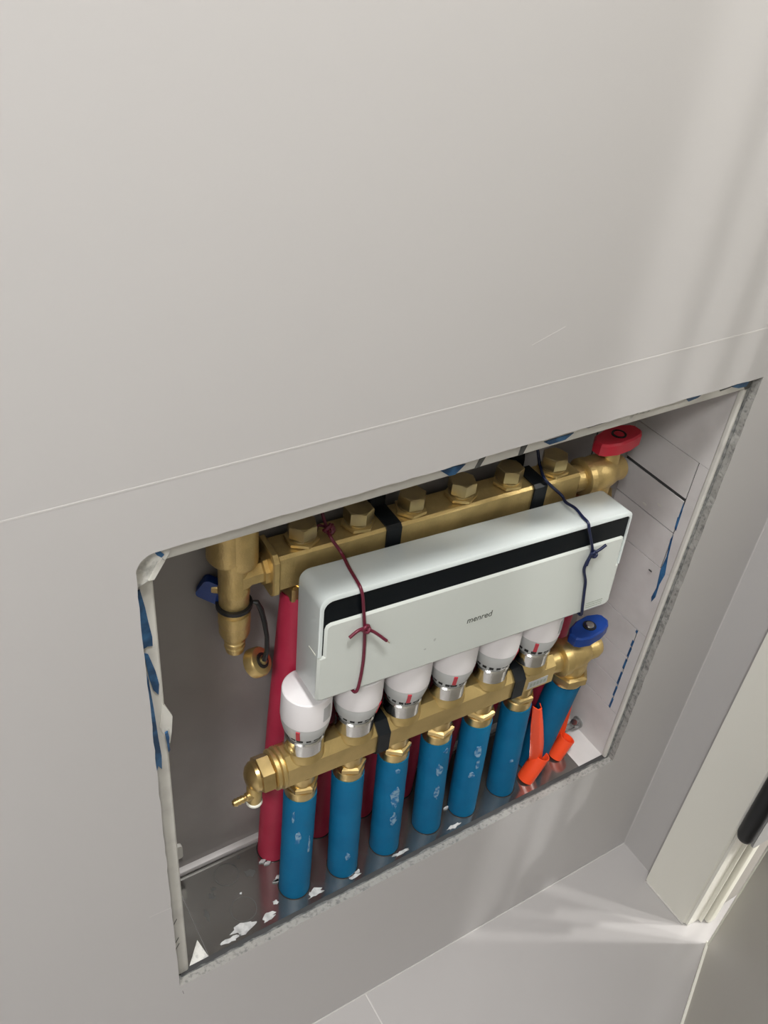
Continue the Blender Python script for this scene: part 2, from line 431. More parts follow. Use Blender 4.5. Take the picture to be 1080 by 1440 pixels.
for z0, z1, dx, b in ((0.6085, 0.649, 0.0, 0.0), (0.5678, 0.6055, 0.0, 0.0012), (0.5233, 0.5665, 0.0, 0.0),
                      (0.3945, 0.4360, 0, 0), (0.3525, 0.3935, 0, 0), (0.3144, 0.3515, 0, 0)):
    sheet('knockout_tab', YS+0.0006, z0, CYB, z1, dx, b)
# slits of the back panel near the upper right corner
mb = MB(); mb.box((0.5722, CYB-0.0004, 0.615), (0.5736, CYB+0.0002, 0.665)); cpart('back_slit', mb, M['dark_void'])
# rolled lip around the mouth
def lip(path, r, name='lip'):
    mb = MB(); mb.tube(path, r, 12); return cpart(name, mb, M['lip'], 50)
mb = MB(); mb.prism(rrect(0.1052, 0.0105, 0.1165, 0.0165, 0.0029, 4), 'z', 0.244, 0.738); cpart('lip', mb, M['lip'], 50)
mb = MB(); mb.prism([(0.0074, 0.7370), (0.0086, 0.7358), (0.0150, 0.7358), (0.0160, 0.7400), (0.0160, 0.7490), (0.0074, 0.7490)], 'x', 0.112, 0.624); cpart('lip', mb, M['lip'], 50)
mb = MB(); mb.prism(rrect(0.6226, 0.0080, 0.6268, 0.0140, 0.0019, 4), 'z', 0.244, 0.742); cpart('lip', mb, M['lip'], 50)
mb = MB(); mb.prism([(0.0090, 0.2395), (0.0090, 0.2428), (0.0128, 0.2436), (0.0134, 0.2433), (0.0129, 0.2395)], 'x', 0.108, 0.626); cpart('bottom_seam', mb, M['dark_void'], 50)
mb = MB(); mb.box((CX0, 0.0985, 0.243), (CX1, CYB, 0.2500), 0.001); cpart('back_ledge', mb, M['white_enamel'])
mb = MB(); mb.box((0.1195, 0.0125, 0.7368), (0.1500, 0.0150, 0.7380), 0.0004); cpart('lip_edge', mb, M['lip'])
# cement between tile edge and lip (right and bottom), dark gap on the left
def crumbly(path_fn, n, name, m):
    mb = MB(); rnd = random.Random(5); rings = []
    for k in range(n+1): rings.append(path_fn(k/n, rnd))
    mb.loft(rings); return cpart(name, mb, m, 60)
crumbly(lambda t, r: [V(0.6262+0.0006*r.random(), 0.0067, 0.2445+0.5*t), V(0.6262+0.0006*r.random(), 0.0128, 0.2445+0.5*t), V(0.6300, 0.0128, 0.2445+0.5*t), V(0.6300, 0.0067, 0.2445+0.5*t)], 70, 'mortar_bed', M['cement'])
crumbly(lambda t, r: [V(0.105+0.52*t, 0.0067, 0.2438-0.0010*r.random()), V(0.105+0.52*t, 0.0085+0.0015*r.random(), 0.2432-0.0010*r.random()), V(0.105+0.52*t, 0.0118, 0.239), V(0.105+0.52*t, 0.0067, 0.239)], 70, 'mortar_bed', M['cement'])
# torn blue film and white filler on the mouth
def flake_y(name, poly, y, m, th=0.0006):           # flake lying in an x-z plane
    mb = MB(); mb.prism(poly, 'y', y-th, y); return cpart(name, mb, m, None)
def flake_x(name, poly, x, m, th=0.0005):           # flake lying in a y-z plane
    mb = MB(); mb.prism(poly, 'x', x-th, x); return cpart(name, mb, m, None)
yl = 0.0104
for (pts) in ([(0.1050, 0.716), (0.1075, 0.717), (0.1095, 0.702), (0.1105, 0.690), (0.1120, 0.676), (0.1118, 0.668), (0.1085, 0.669), (0.1060, 0.668), (0.1052, 0.690)],
              [(0.1060, 0.664), (0.1085, 0.662), (0.1120, 0.645), (0.1135, 0.632), (0.1125, 0.622), (0.1095, 0.628), (0.1075, 0.640)],
              [(0.1050, 0.655), (0.1070, 0.640), (0.1085, 0.610), (0.1095, 0.580), (0.1105, 0.560), (0.1098, 0.545), (0.1075, 0.550), (0.1062, 0.545), (0.1050, 0.590)]):
    flake_y('film_scrap', pts, yl, M['film'])
flake_y('film_scrap', [(0.1138, 0.584), (0.1158, 0.585), (0.1165, 0.578), (0.1158, 0.572), (0.1163, 0.565), (0.1150, 0.563), (0.1145, 0.574)], 0.0090, M['film'], 0.0012)
flake_y('filler_chip', [(0.1140, 0.612), (0.1165, 0.608), (0.1205, 0.596), (0.1190, 0.580), (0.1172, 0.569), (0.1150, 0.575), (0.1110, 0.590)], 0.0130, M['lip'], 0.0030)
for z in (0.331, 0.290, 0.300):
    flake_y('scratch_mark', [(0.1052, z), (0.1056, z-0.0003), (0.1098, z+0.0085), (0.1094, z+0.0088)], 0.0103, M['mark'], 0.0003)
# rounded top left corner with filler
rnd = random.Random(19)
cpoly = [(OX0+0.0132+(0.0128+0.0006*rnd.random())*math.cos(PI/2+PI/2*k/9), OZ1-0.0132+(0.0128+0.0006*rnd.random())*math.sin(PI/2+PI/2*k/9)) for k in range(10)]
cpoly += [(0.1036, 0.7270), (0.1048, 0.7225), (0.1090, 0.7240), (0.1120, 0.7255), (0.1160, 0.7290), (0.1195, 0.7335), (0.1230, 0.7372), (0.1262, 0.7430), (0.1290, 0.7498)]
mb = MB(); mb.prism(cpoly, 'y', 0.0062, 0.0105)
cpart('filler_corner', mb, M['chip'])
flake_y('film_scrap', [(0.1165, 0.7462), (0.1192, 0.7465), (0.1222, 0.7420), (0.1205, 0.7405), (0.1180, 0.7430)], 0.0060, M['film'])
flake_y('filler_chip', [(0.1120, 0.7265), (0.1150, 0.7262), (0.1222, 0.7378), (0.1205, 0.7400), (0.1180, 0.7370)], 0.0062, M['lip'], 0.0015)
mb = MB(); mb.prism(blob(0.1245, 0.7310, 0.0028, 0.0028, 9, 0.5, 3), 'y', 0.095, 0.105); cpart('filler_chip', mb, M['chip'], None)
# top edge scraps
for pts, m in (([(0.3130, 0.7465), (0.3350, 0.7450), (0.3275, 0.7385), (0.3225, 0.7388)], 'film'), ([(0.347, 0.7460), (0.352, 0.7465), (0.348, 0.7390), (0.344, 0.7388)], 'mark'),
               ([(0.383, 0.7462), (0.389, 0.7468), (0.386, 0.7390), (0.382, 0.7388)], 'mark'),
               ([(0.404, 0.7445), (0.432, 0.7450), (0.425, 0.7408), (0.410, 0.7405)], 'film'), ([(0.440, 0.7475), (0.470, 0.7480), (0.468, 0.7460), (0.446, 0.7455)], 'mark'),
               ([(0.498, 0.7490), (0.522, 0.7495), (0.515, 0.7462), (0.505, 0.7440), (0.495, 0.7450)], 'chip'), ([(0.474, 0.7478), (0.494, 0.7482), (0.490, 0.7425), (0.480, 0.7440)], 'chip'),
               ([(0.546, 0.7480), (0.570, 0.7485), (0.562, 0.7440), (0.552, 0.7430)], 'film'), ([(0.585, 0.7495), (0.606, 0.7498), (0.600, 0.7450), (0.588, 0.7440)], 'mark'),
               ([(0.604, 0.7495), (0.626, 0.7498), (0.627, 0.7390), (0.621, 0.7380), (0.616, 0.7440)], 'mark')):
    flake_y('film_scrap' if m == 'film' else 'edge_chip', [(px_, pz_-0.0018) for px_, pz_ in pts], 0.0074, M[m], 0.0006)
flake_y('film_scrap', [(0.600, 0.7440), (0.622, 0.7460), (0.620, 0.7400), (0.610, 0.7405)], 0.0068, M['film'], 0.0006)
# blue film along the tab slit of the right side
flake_x('film_scrap', [(0.0250, 0.566), (0.0262, 0.560), (0.0236, 0.540), (0.0250, 0.522), (0.0222, 0.500), (0.0240, 0.486), (0.0222, 0.481), (0.0198, 0.489), (0.0205, 0.505), (0.0185, 0.520), (0.0222, 0.541)], CX1-0.0001, M['film'])
flake_x('film_scrap', [(0.0262, 0.604), (0.0275, 0.590), (0.0262, 0.574), (0.0240, 0.572), (0.0248, 0.595)], CX1-0.0001, M['film'])
for z0, z1 in ((0.432, 0.4363), (0.412, 0.421), (0.396, 0.4105), (0.377, 0.3925), (0.352, 0.372), (0.333, 0.349), (0.314, 0.330)):
    a = 0.0256 - random.random()*0.0008
    flake_x('film_scrap', [(a, z0), (a+0.0022, z0+0.001), (a+0.0018, z1), (a-0.0006, z1-0.001)], CX1-0.0001, M['film'])
for y, z in ((0.05, 0.585), (0.066, 0.575), (0.035, 0.513)):
    flake_x('scratch_mark', blob(y, z, 0.0035, 0.0016, 8, 0.5, int(y*1000)), CX1-0.0012, M['lip' if z > 0.55 else 'mark'], 0.0003)

# floor plate of the cabinet
FZ = 0.2430
mb = MB(); mb.box((0.1368, 0.0130, CZ0-0.0022), (0.5880, 0.0983, FZ))
plate = cpart('bottom_plate', mb, M['galv'])
mb = MB(); mb.box((CX0, 0.0130, CZ0-0.0024), (0.1364, 0.0983, CZ0-0.0006)); cpart('base_strip', mb, M['galv'])
mb = MB(); mb.prism([(0.1175, 0.0135), (0.1362, 0.0135), (0.1330, 0.0330)], 'z', CZ0-0.0004, CZ0+0.0002); cpart('white_patch', mb, M['chip'])
mb = MB(); mb.box((0.5884, 0.0130, CZ0-0.0024), (CX1, 0.0983, CZ0), 0.0003); cpart('base_strip', mb, M['white_enamel'])
def ring_flat(cx, cy, r0, r1, z0, z1, n=28):
    mb = MB()
    mb.loft([[V(cx+r*math.cos(2*PI*k/n), cy+r*math.sin(2*PI*k/n), z) for k in range(n)] for r, z in ((r0, z0), (r0, z1), (r1, z1), (r1, z0), (r0, z0))], False, False)
    return mb
for cx, cy, r in ((0.1830, 0.0800, 0.0120), (0.1830, 0.0395, 0.0125)):
    cpart('knockout_ring', ring_flat(cx, cy, r-0.0004, r+0.0002, FZ-0.0002, FZ+0.00025), M['mark'])
for cx, cy, rx, ry, s_ in ((0.203, 0.071, 0.007, 0.006, 1), (0.161, 0.066, 0.005, 0.005, 2), (0.165, 0.072, 0.004, 0.003, 3), (0.201, 0.092, 0.003, 0.003, 5), (0.15, 0.05, 0.003, 0.008, 9)):
    mb = MB(); mb.prism(blob(cx, cy, rx, ry, 11, 0.6, s_), 'z', FZ-0.0001, FZ+0.0002); cpart('dark_scuff', mb, M['mark'], None)
for cx, cy, rx, ry, s_ in ((0.1745, 0.0225, 0.016, 0.007, 21), (0.200, 0.021, 0.010, 0.0055, 22), (0.213, 0.031, 0.004, 0.003, 23), (0.187, 0.0555, 0.0018, 0.0014, 24),
                           (0.250, 0.0215, 0.012, 0.006, 26), (0.293, 0.0190, 0.010, 0.004, 27), (0.160, 0.0180, 0.012, 0.003, 28), (0.348, 0.0180, 0.012, 0.003, 30), (0.415, 0.0175, 0.010, 0.003, 31)):
    mb = MB(); mb.prism(blob(cx, cy, rx, ry, 16, 0.6, s_), 'z', FZ-0.0001, FZ+0.0004); cpart('mortar_smear', mb, M['smear'], None)
# small cream bump on the back wall
mb = MB(); mb.prism(rrect(0.1395, 0.271, 0.1475, 0.291, 0.003, 3), 'y', CYB-0.004, CYB); cpart('back_clip', mb, M['lip'])

# ------------------------------------------------------------------ bar frames of the two manifolds
def frame(p0, p1):
    x = (p1 - p0).normalized(); y = V(0, 0, 1).cross(x).normalized(); z = x.cross(y)
    return Matrix((x, y, z)).transposed()
U0, U5 = V(0.2543, 0.0855, 0.6290), V(0.4948, 0.0765, 0.6288)
L0, L5 = V(0.2424, 0.0455, 0.4340), V(0.4850, 0.0385, 0.4310)
UB, LB = frame(U0, U5), frame(L0, L5)
UP, LP = (U5-U0).length/5, (L5-L0).length/5
def uw(p): return U0 + UB @ V(*p)
def lw(p): return L0 + LB @ V(*p)

def oct_prof(hd, hh, c, x):
    """chamfered bar profile in the y-z plane at x"""
    return [V(x, a, b) for a, b in ((-hd, -hh+c), (-hd, hh-c), (-hd+c, hh), (hd-c, hh), (hd, hh-c), (hd, -hh+c), (hd-c, -hh), (-hd+c, -hh))]
def circ_prof(r, x, n=8):
    return [V(x, r*math.cos(a), r*math.sin(a)) for a in [PI*(1+1/8) - k*PI/4 - 0 for k in range(8)]]

# ---- upper (supply) manifold
up = thing('manifold', 'upper brass manifold bar with six hex plugs and a red butterfly valve', 'manifold', U0, UB)
hd, hh, ch = 0.0140, 0.0170, 0.0022
XE = 5*UP + 0.0250
mb = MB(); mb.loft([oct_prof(hd-0.001, hh-0.001, ch, -0.0250), oct_prof(hd, hh, ch, -0.0240), oct_prof(hd, hh, ch, XE-0.004), oct_prof(hd-0.003, hh-0.003, 0.005, XE)])
mb.lathe((XE-0.001, 0, 0), (1, 0, 0), [(0.0125, 0), (0.0125, 0.020)], 20)
obj('bar', mb, M['brass_cast'], up)
mb = MB(); mb.loft([oct_prof(0.0165, 0.0195, 0.005, -0.0305), oct_prof(0.0175, 0.0205, 0.005, -0.0295), oct_prof(0.0175, 0.0205, 0.005, -0.0255), oct_prof(0.0165, 0.0195, 0.005, -0.0245)])
obj('end_flange', mb, M['brass_cast'], up)
plug_mesh = None
for i in range(6):
    if not plug_mesh:
        mb = MB(); mb.lathe((0, 0, 0), (0, 0, 1), [(0.0098, 0.003), (0.0108, 0.0040), (0.0108, 0.0052), (0.0098, 0.0058)], 20)
        mb.lathe((0, 0, 0.0055), (0, 0, 1), [(0.0108, 0), (0.0121, 0.0012), (0.0121, 0.0100), (0.0116, 0.0112), (0.0104, 0.0116)], 6)
        mb.lathe((0, 0, 0.0165), (0, 0, 1), [(0.0103, 0), (0.0100, 0.0007)], 24)
        pl = obj('hex_plug', mb, M['brass_cap'], up, 25); plug_mesh = pl.data
        mb = MB(); mb.hexa((0, 0, 0), (0, 0, 1), 0.0120, 0.0042, 0.3, 0.0008)
        f_ = obj('plug_flange', mb, M['brass_cast'], pl, 25); fl_mesh = f_.data
    else:
        pl = bpy.data.objects.new('hex_plug', plug_mesh); C.objects.link(pl); pl.parent = up
        f_ = bpy.data.objects.new('plug_flange', fl_mesh); C.objects.link(f_); f_.parent = pl
    pl.location = (i*UP, 0, hh); pl.rotation_euler = (0, 0, 0.35*i + 0.2)
for i in range(6):
    mb = MB(); mb.lathe((i*UP, 0, -hh+0.002), (0, 0, -1), [(0.0115, 0), (0.0115, 0.006)], 20)
    mb.hexa((i*UP, 0, -hh-0.004), (0, 0, -1), 0.0140, 0.015, 0.3+0.2*i)
    obj('outlet_nut', mb, M['brass_hex'], up, 25)
# right end: union ring, ball valve, elbow, handle
XV = XE + 0.022
mb = MB(); mb.lathe((XE+0.010, 0, 0), (1, 0, 0), [(0.0150, 0), (0.0175, 0.0015), (0.0175, 0.0075), (0.0155, 0.009)], 28)
obj('union_ring', mb, M['brass_cast'], up)
mb = MB(); mb.lathe((XE+0.018, 0, 0), (1, 0, 0), [(0.0145, 0), (0.0165, 0.004), (0.0172, 0.011), (0.0165, 0.019), (0.0140, 0.027), (0.0125, 0.030), (0.0125, 0.038), (0.011, 0.0405)], 28)
mb.lathe((XE+0.033, 0, 0.004), (0, 0, -1), [(0.0135, 0), (0.0135, 0.026), (0.0125, 0.030)], 24)
mb.lathe((XE+0.042, 0, 0.006), (0, 0, 1), [(0.0095, 0), (0.0088, 0.009), (0.0075, 0.019)], 20)
obj('valve_body', mb, M['brass_cast'], up)
mb = MB(); mb.hexa((XE+0.033, 0, -0.020), (0, 0, -1), 0.0170, 0.018, 0.2)
obj('elbow_nut', mb, M['brass_hex'], up, 25)
def butterfly(parent, pos, rotz, m, tilt=0.0, screw=True, L=0.0265):
    mb = MB()
    # body: lozenge with blunt ends, hollowed sides, thicker at the middle
    out = [(-L, -0.0045), (-L+0.004, -0.0085), (-0.010, -0.0125), (0.006, -0.0125), (L-0.006, -0.0095), (L, -0.0040), (L, 0.0045), (L-0.004, 0.0085), (0.010, 0.0125), (-0.006, 0.0125), (-L+0.006, 0.0095), (-L, 0.0040)]
    inn = inset_poly(out, 0.0016)
    mb.loft([[V(x, y, -0.0065) for x, y in inn], [V(x, y, -0.0052) for x, y in out], [V(x, y, 0.0055 - 0.05*abs(x)) for x, y in out], [V(x, y, 0.0072 - 0.05*abs(x)) for x, y in inn]])
    mb.xf(Matrix.Translation(pos) @ Matrix.Rotation(rotz, 4, 'Z') @ Matrix.Rotation(tilt, 4, 'X'))
    h = obj('handle', mb, m, parent, 30, label=None)
    top = V(*pos) + Matrix.Rotation(rotz, 3, 'Z') @ Matrix.Rotation(tilt, 3, 'X') @ V(0, 0, 0.0068)
    axv = Matrix.Rotation(rotz, 3, 'Z') @ Matrix.Rotation(tilt, 3, 'X') @ V(0, 0, 1)
    mb = MB(); n = 24
    mb.lathe(top, axv, [(0.0068, -0.001), (0.0068, 0.0006), (0.0052, 0.0007), (0.0050, -0.001)], n, True, False)
    obj('screw_recess', mb, M['rubber'], h)
    return h, top, axv
h, top, axv = butterfly(up, (XE+0.0450, 0, 0.0315), 0.10, M['red_handle'])
h['label'] = 'red butterfly handle'
mb = MB(); mb.lathe(top, axv, [(0.0048, -0.001), (0.0046, 0.0005), (0.003, 0.0008)], 20); obj('screw_cover', mb, M['red_handle'], h)
# left end: tee, air vent, drain cock
XT = -0.0550
mb = MB()
mb.lathe((-0.0300, 0, -0.001), (-1, 0, 0), [(0.0130, 0), (0.0130, 0.004), (0.0108, 0.005), (0.0108, 0.014), (0.0125, 0.018), (0.0125, 0.022)], 8, phase=PI/8)
mb.lathe((XT, 0, 0.020), (0, 0, -1), [(0.0130, 0), (0.0128, 0.008), (0.0118, 0.012), (0.0116, 0.030), (0.0122, 0.031), (0.0122, 0.036), (0.0118, 0.037), (0.0116, 0.052)], 28)
obj('vent_tee', mb, M['brass_cast'], up)
mb = MB(); mb.lathe((XT+0.0045, 0, 0.010), (0, 0, 1), [(0.0118, 0), (0.0140, 0.003), (0.0144, 0.005), (0.0144, 0.060), (0.0135, 0.063), (0.006, 0.064)], 32)
mb.lathe((XT-0.0035, 0.003, 0.015), (0, 0, 1), [(0.0130, 0), (0.0155, 0.004), (0.0155, 0.055)], 28)
obj('air_vent', mb, M['brass_cast'], up)
mb = MB()
mb.lathe((XT, 0, -0.030), (0, 0, -1), [(0.0110, 0), (0.0110, 0.006), (0.0122, 0.0065), (0.0126, 0.010), (0.0126, 0.017), (0.0122, 0.018)], 28)
mb.lathe((XT, 0, -0.048), (0, 0, -1), [(0.0122, 0), (0.0122, 0.009), (0.0108, 0.013), (0.0078, 0.015), (0.0076, 0.019), (0.0084, 0.020), (0.0078, 0.024), (0.0084, 0.025), (0.0072, 0.031), (0.0055, 0.032)], 28)
dc = obj('drain_cock', mb, M['brass_cast'], up)
mb = MB()
n = 28
pr = [(0.0118, -0.0265), (0.0142, -0.0268), (0.0142, -0.0302), (0.0118, -0.0305)]
mb.lathe((XT, 0, 0), (0, 0, 1), [(r, z) for r, z in pr], 28, False, False)
tp = [V(XT+0.0135, -0.004, -0.0285), V(XT+0.0165, -0.0055, -0.0290), V(XT+0.0195, -0.0065, -0.037), V(XT+0.0208, -0.0105, -0.048), V(XT+0.0212, -0.0145, -0.060), V(XT+0.0200, -0.0178, -0.0720), V(XT+0.0175, -0.0178, -0.0812)]
mb.tube(tp, [0.0014, 0.0022, 0.0022, 0.0020, 0.0018, 0.0020, 0.0026], 8)
obj('cap_strap', mb, M['rubber'], up, label='black rubber cap strap')
cd = V(0.54, -0.50, 0.61).normalized(); cp = V(XT+0.0150, -0.0150, -0.0850)
mb = MB(); mb.lathe(cp - cd*0.0075, cd, [(0.0112, 0), (0.0122, 0.001), (0.0122, 0.0080), (0.0112, 0.0098), (0.0085, 0.0104)], 32)
cpo = obj('drain_cap', mb, M['brass'], up)
mb = MB(); mb.lathe(cp + cd*0.0028, cd, [(0.0066, 0), (0.0064, 0.0010), (0.002, 0.0010)], 18); obj('cap_rim', mb, M['rubber'], cpo)
mb = MB(); mb.lathe(cp + cd*0.0036, cd, [(0.0040, 0), (0.0038, 0.0012), (0.0018, 0.0020)], 16); obj('cap_rivet', mb, M['brass_hex'], cpo)
# blue drain handle behind the tee
mb = MB()
mb.prism(rrect(-0.0115, -0.0090, 0.0115, 0.0090, 0.0040, 4), 'x', -0.004, 0.004)
mb.xf(Matrix.Translation((XT-0.0125, 0.0100, -0.0185)) @ Matrix.Rotation(1.15, 4, 'Z') @ Matrix.Rotation(0.55, 4, 'X'))
h = obj('drain_handle', mb, M['blue_handle'], up, label='blue drain handle')
mb = MB(); mb.lathe((XT-0.005, 0.004, -0.0150), (-0.8, 0.55, 0), [(0.0045, 0), (0.0045, 0.010)], 14); obj('handle_stem', mb, M['brass_cast'], h)

# ---- lower (return) manifold
lo = thing('manifold', 'lower brass manifold bar under six white actuators with a blue butterfly valve', 'manifold', L0, LB)
hd, hh, ch = 0.0150, 0.0195, 0.0085
XE = 5*LP + 0.0270
mb = MB(); mb.loft([oct_prof(hd-0.001, hh-0.001, ch, -0.0215), oct_prof(hd, hh, ch, -0.0205), oct_prof(hd, hh, ch, XE-0.003), oct_prof(hd-0.003, hh-0.004, ch, XE)])
mb.lathe((XE-0.001, 0, 0), (1, 0, 0), [(0.0125, 0), (0.0135, 0.010), (0.0135, 0.016)], 24)
obj('bar', mb, M['brass'], lo)
mb = MB(); mb.lathe((-0.0210, 0, 0), (-1, 0, 0), [(0.0178, 0), (0.0188, 0.001), (0.0188, 0.0035), (0.0176, 0.0045), (0.0165, 0.0048), (0.0165, 0.0060), (0.0180, 0.0062), (0.0180, 0.0085), (0.0165, 0.0092)], 32)
obj('end_ring', mb, M['brass'], lo)
mb = MB(); mb.hexa((-0.0300, 0, 0), (-1, 0, 0), 0.0145, 0.0135, 0.25, 0.0015)
mb.lathe((-0.0432, 0, 0), (-1, 0, 0), [(0.0138, 0), (0.0135, 0.003), (0.0105, 0.007), (0.0060, 0.0095), (0.002, 0.0102)], 28)
obj('end_cap', mb, M['brass_hex'], lo, 25)
mb = MB(); mb.lathe((-0.0465, -0.004, -0.004), (0, 0, -1), [(0.0055, 0), (0.0068, 0.003), (0.0068, 0.020), (0.0060, 0.0235), (0.004, 0.0240)], 20)
nd = V(-1.0, -0.10, 0.03).normalized(); npos = V(-0.0480, -0.0060, -0.0150)
bv = obj('bleed_valve', mb, M['brass'], lo)
mb = MB(); mb.lathe(npos, nd, [(0.0042, 0), (0.0040, 0.007), (0.0030, 0.008), (0.0030, 0.010), (0.0036, 0.0105), (0.0028, 0.0130), (0.0036, 0.0135), (0.0028, 0.0160), (0.0036, 0.0165), (0.0026, 0.0195), (0.0015, 0.020)], 16)
obj('bleed_nipple', mb, M['brass_hex'], bv)
mb = MB(); mb.lathe((-0.0465, -0.004, -0.0262), (0, 0, -1), [(0.0062, 0), (0.0072, 0.001), (0.0072, 0.0028), (0.006, 0.0034)], 20); obj('seal_ring', mb, M['white_seal'], bv)
for i in range(6):
    mb = MB(); mb.lathe((i*LP, 0, hh-0.006), (0, 0, 1), [(0.0185, 0), (0.0180, 0.004), (0.0165, 0.0075), (0.0160, 0.0085)], 28)
    obj('valve_boss', mb, M['brass'], lo)
for i in range(6):
    mb = MB(); mb.lathe((i*LP, 0, -hh+0.003), (0, 0, -1), [(0.0120, 0), (0.0120, 0.014)], 24)
    mb.hexa((i*LP, 0, -hh-0.008), (0, 0, -1), 0.0134, 0.0075, 0.25+0.17*i, 0.0015)
    mb.lathe((i*LP, 0, -hh-0.0150), (0, 0, -1), [(0.0138, 0), (0.0146, 0.001), (0.0146, 0.0115), (0.0135, 0.0130)], 28)
    obj('outlet_nut', mb, M['brass_hex'], lo, 25)
mb = MB(); mb.lathe((XE+0.011, 0, 0), (1, 0, 0), [(0.0165, 0), (0.0192, 0.0015), (0.0192, 0.0095), (0.0172, 0.0110)], 32)
obj('union_ring', mb, M['brass'], lo)
XV = XE + 0.036
mb = MB(); mb.lathe((XE+0.020, 0, 0), (1, 0, 0), [(0.0150, 0), (0.0165, 0.004), (0.0172, 0.012), (0.0168, 0.020), (0.0150, 0.026), (0.0136, 0.028), (0.0138, 0.034), (0.0138, 0.039), (0.0120, 0.044), (0.006, 0.0455)], 28)
mb.lathe((XV, 0, 0.002), (0, 0, -1), [(0.0160, 0), (0.0165, 0.020), (0.0150, 0.026)], 28)
mb.lathe((XV+0.0075, 0, 0.006), (0, 0, 1), [(0.0095, 0), (0.0088, 0.010), (0.0075, 0.016)], 20)
obj('valve_body', mb, M['brass_cast'], lo)
mb = MB(); mb.hexa((XV, 0, -0.0235), (0, 0, -1), 0.0185, 0.0120, 0.15, 0.002)
mb.lathe((XV, 0, -0.0355), (0, 0, -1), [(0.0170, 0), (0.0170, 0.003), (0.0155, 0.004)], 28)
obj('elbow_nut', mb, M['brass_hex'], lo, 25)
h, top, axv = butterfly(lo, (XV+0.0085, -0.001, 0.0275), 0.15, M['blue_handle'], L=0.0245)
h['label'] = 'blue butterfly handle'
mb = MB(); mb.lathe(top, axv, [(0.0047, -0.001), (0.0047, 0.0014), (0.0040, 0.0024), (0.0012, 0.0026)], 20); obj('handle_screw', mb, M['chrome'], h)
# grey data sticker on the front facet
def sticker():
    mb = MB(); x0, x1 = 5*LP-0.0075, 5*LP+0.0165
    mb.box((x0, -hd-0.0003, -0.0085), (x1, -hd+0.0002, 0.0015)); return mb
st = obj('data_sticker', sticker(), M['sticker'], lo)
mb = MB()
for k in range(5):
    x = 5*LP-0.005 + 0.0042*k; mb.box((x, -hd-0.0005, -0.0060), (x+0.0029, -hd-0.0002, -0.0012))
o = obj('faint_print', mb, M['pale_print'], st)

# ---- brackets: upright behind, clamp around each bar
def clamp_mb(B, O, x, w, hd, hh, c, t):
    mb = MB()
    def pr(xx, e): return [O + B @ p for p in oct_prof(hd+e, hh+e, c+e*0.4, xx)]
    mb.loft([pr(x-w/2, 0.0001), pr(x-w/2, t), pr(x+w/2, t), pr(x+w/2, 0.0001)], False, False)
    return mb
for k, (xu, xl, lab) in enumerate(((1.5*UP+0.001, 1.5*LP-0.001, 'black clamp bracket between the second and third actuators from the left'), (4.52*UP, 4.58*LP, 'black clamp bracket beside the blue wire near the right-hand valves'))):
    A, Bq = uw((xu, 0, 0)), lw((xl, 0, 0))
    t = thing('manifold_bracket', lab, 'bracket', (A.x, 0.100, 0.40), group='pipe manifold brackets')
    off = Matrix.Translation(-V(A.x, 0.100, 0.40))
    mb = clamp_mb(UB, U0, xu, 0.0135, 0.0140, 0.0170, 0.0022, 0.0016); mb.xf(off); obj('upper_clamp', mb, M['strap'], t, 30)
    mb = clamp_mb(LB, L0, xl, 0.0125, 0.0150, 0.0195, 0.0085, 0.0018); mb.xf(off); obj('lower_clamp', mb, M['strap'], t, 30)
    mb = MB(); mb.loft([[V(x, y, z) for x, y in ((xc-0.0115, 0.1020), (xc+0.0115, 0.1020), (xc+0.0115, 0.1049), (xc-0.0115, 0.1049))] for xc, z in ((Bq.x, 0.37), (Bq.x, 0.45), (A.x, 0.61), (A.x, 0.685))])
    mb.xf(off); up_ = obj('upright', mb, M['strap'], t, 30)
    mb = MB(); mb.loft([[V(A.x-0.006, 0.095, 0.640), V(A.x+0.006, 0.095, 0.640), V(A.x+0.006, 0.095, 0.650), V(A.x-0.006, 0.095, 0.650)], [V(A.x-0.009, 0.1025, 0.650), V(A.x+0.009, 0.1025, 0.650), V(A.x+0.009, 0.1025, 0.668), V(A.x-0.009, 0.1025, 0.668)]])
    mb.xf(off); obj('arm', mb, M['strap'], t, 30)
    mb = MB(); mb.loft([[V(Bq.x-0.006, y, 0.425), V(Bq.x+0.006, y, 0.425), V(Bq.x+0.006, y, 0.437), V(Bq.x-0.006, y, 0.437)] for y in (0.060, 0.1025)])
    mb.xf(off); obj('arm', mb, M['strap'], t, 30)

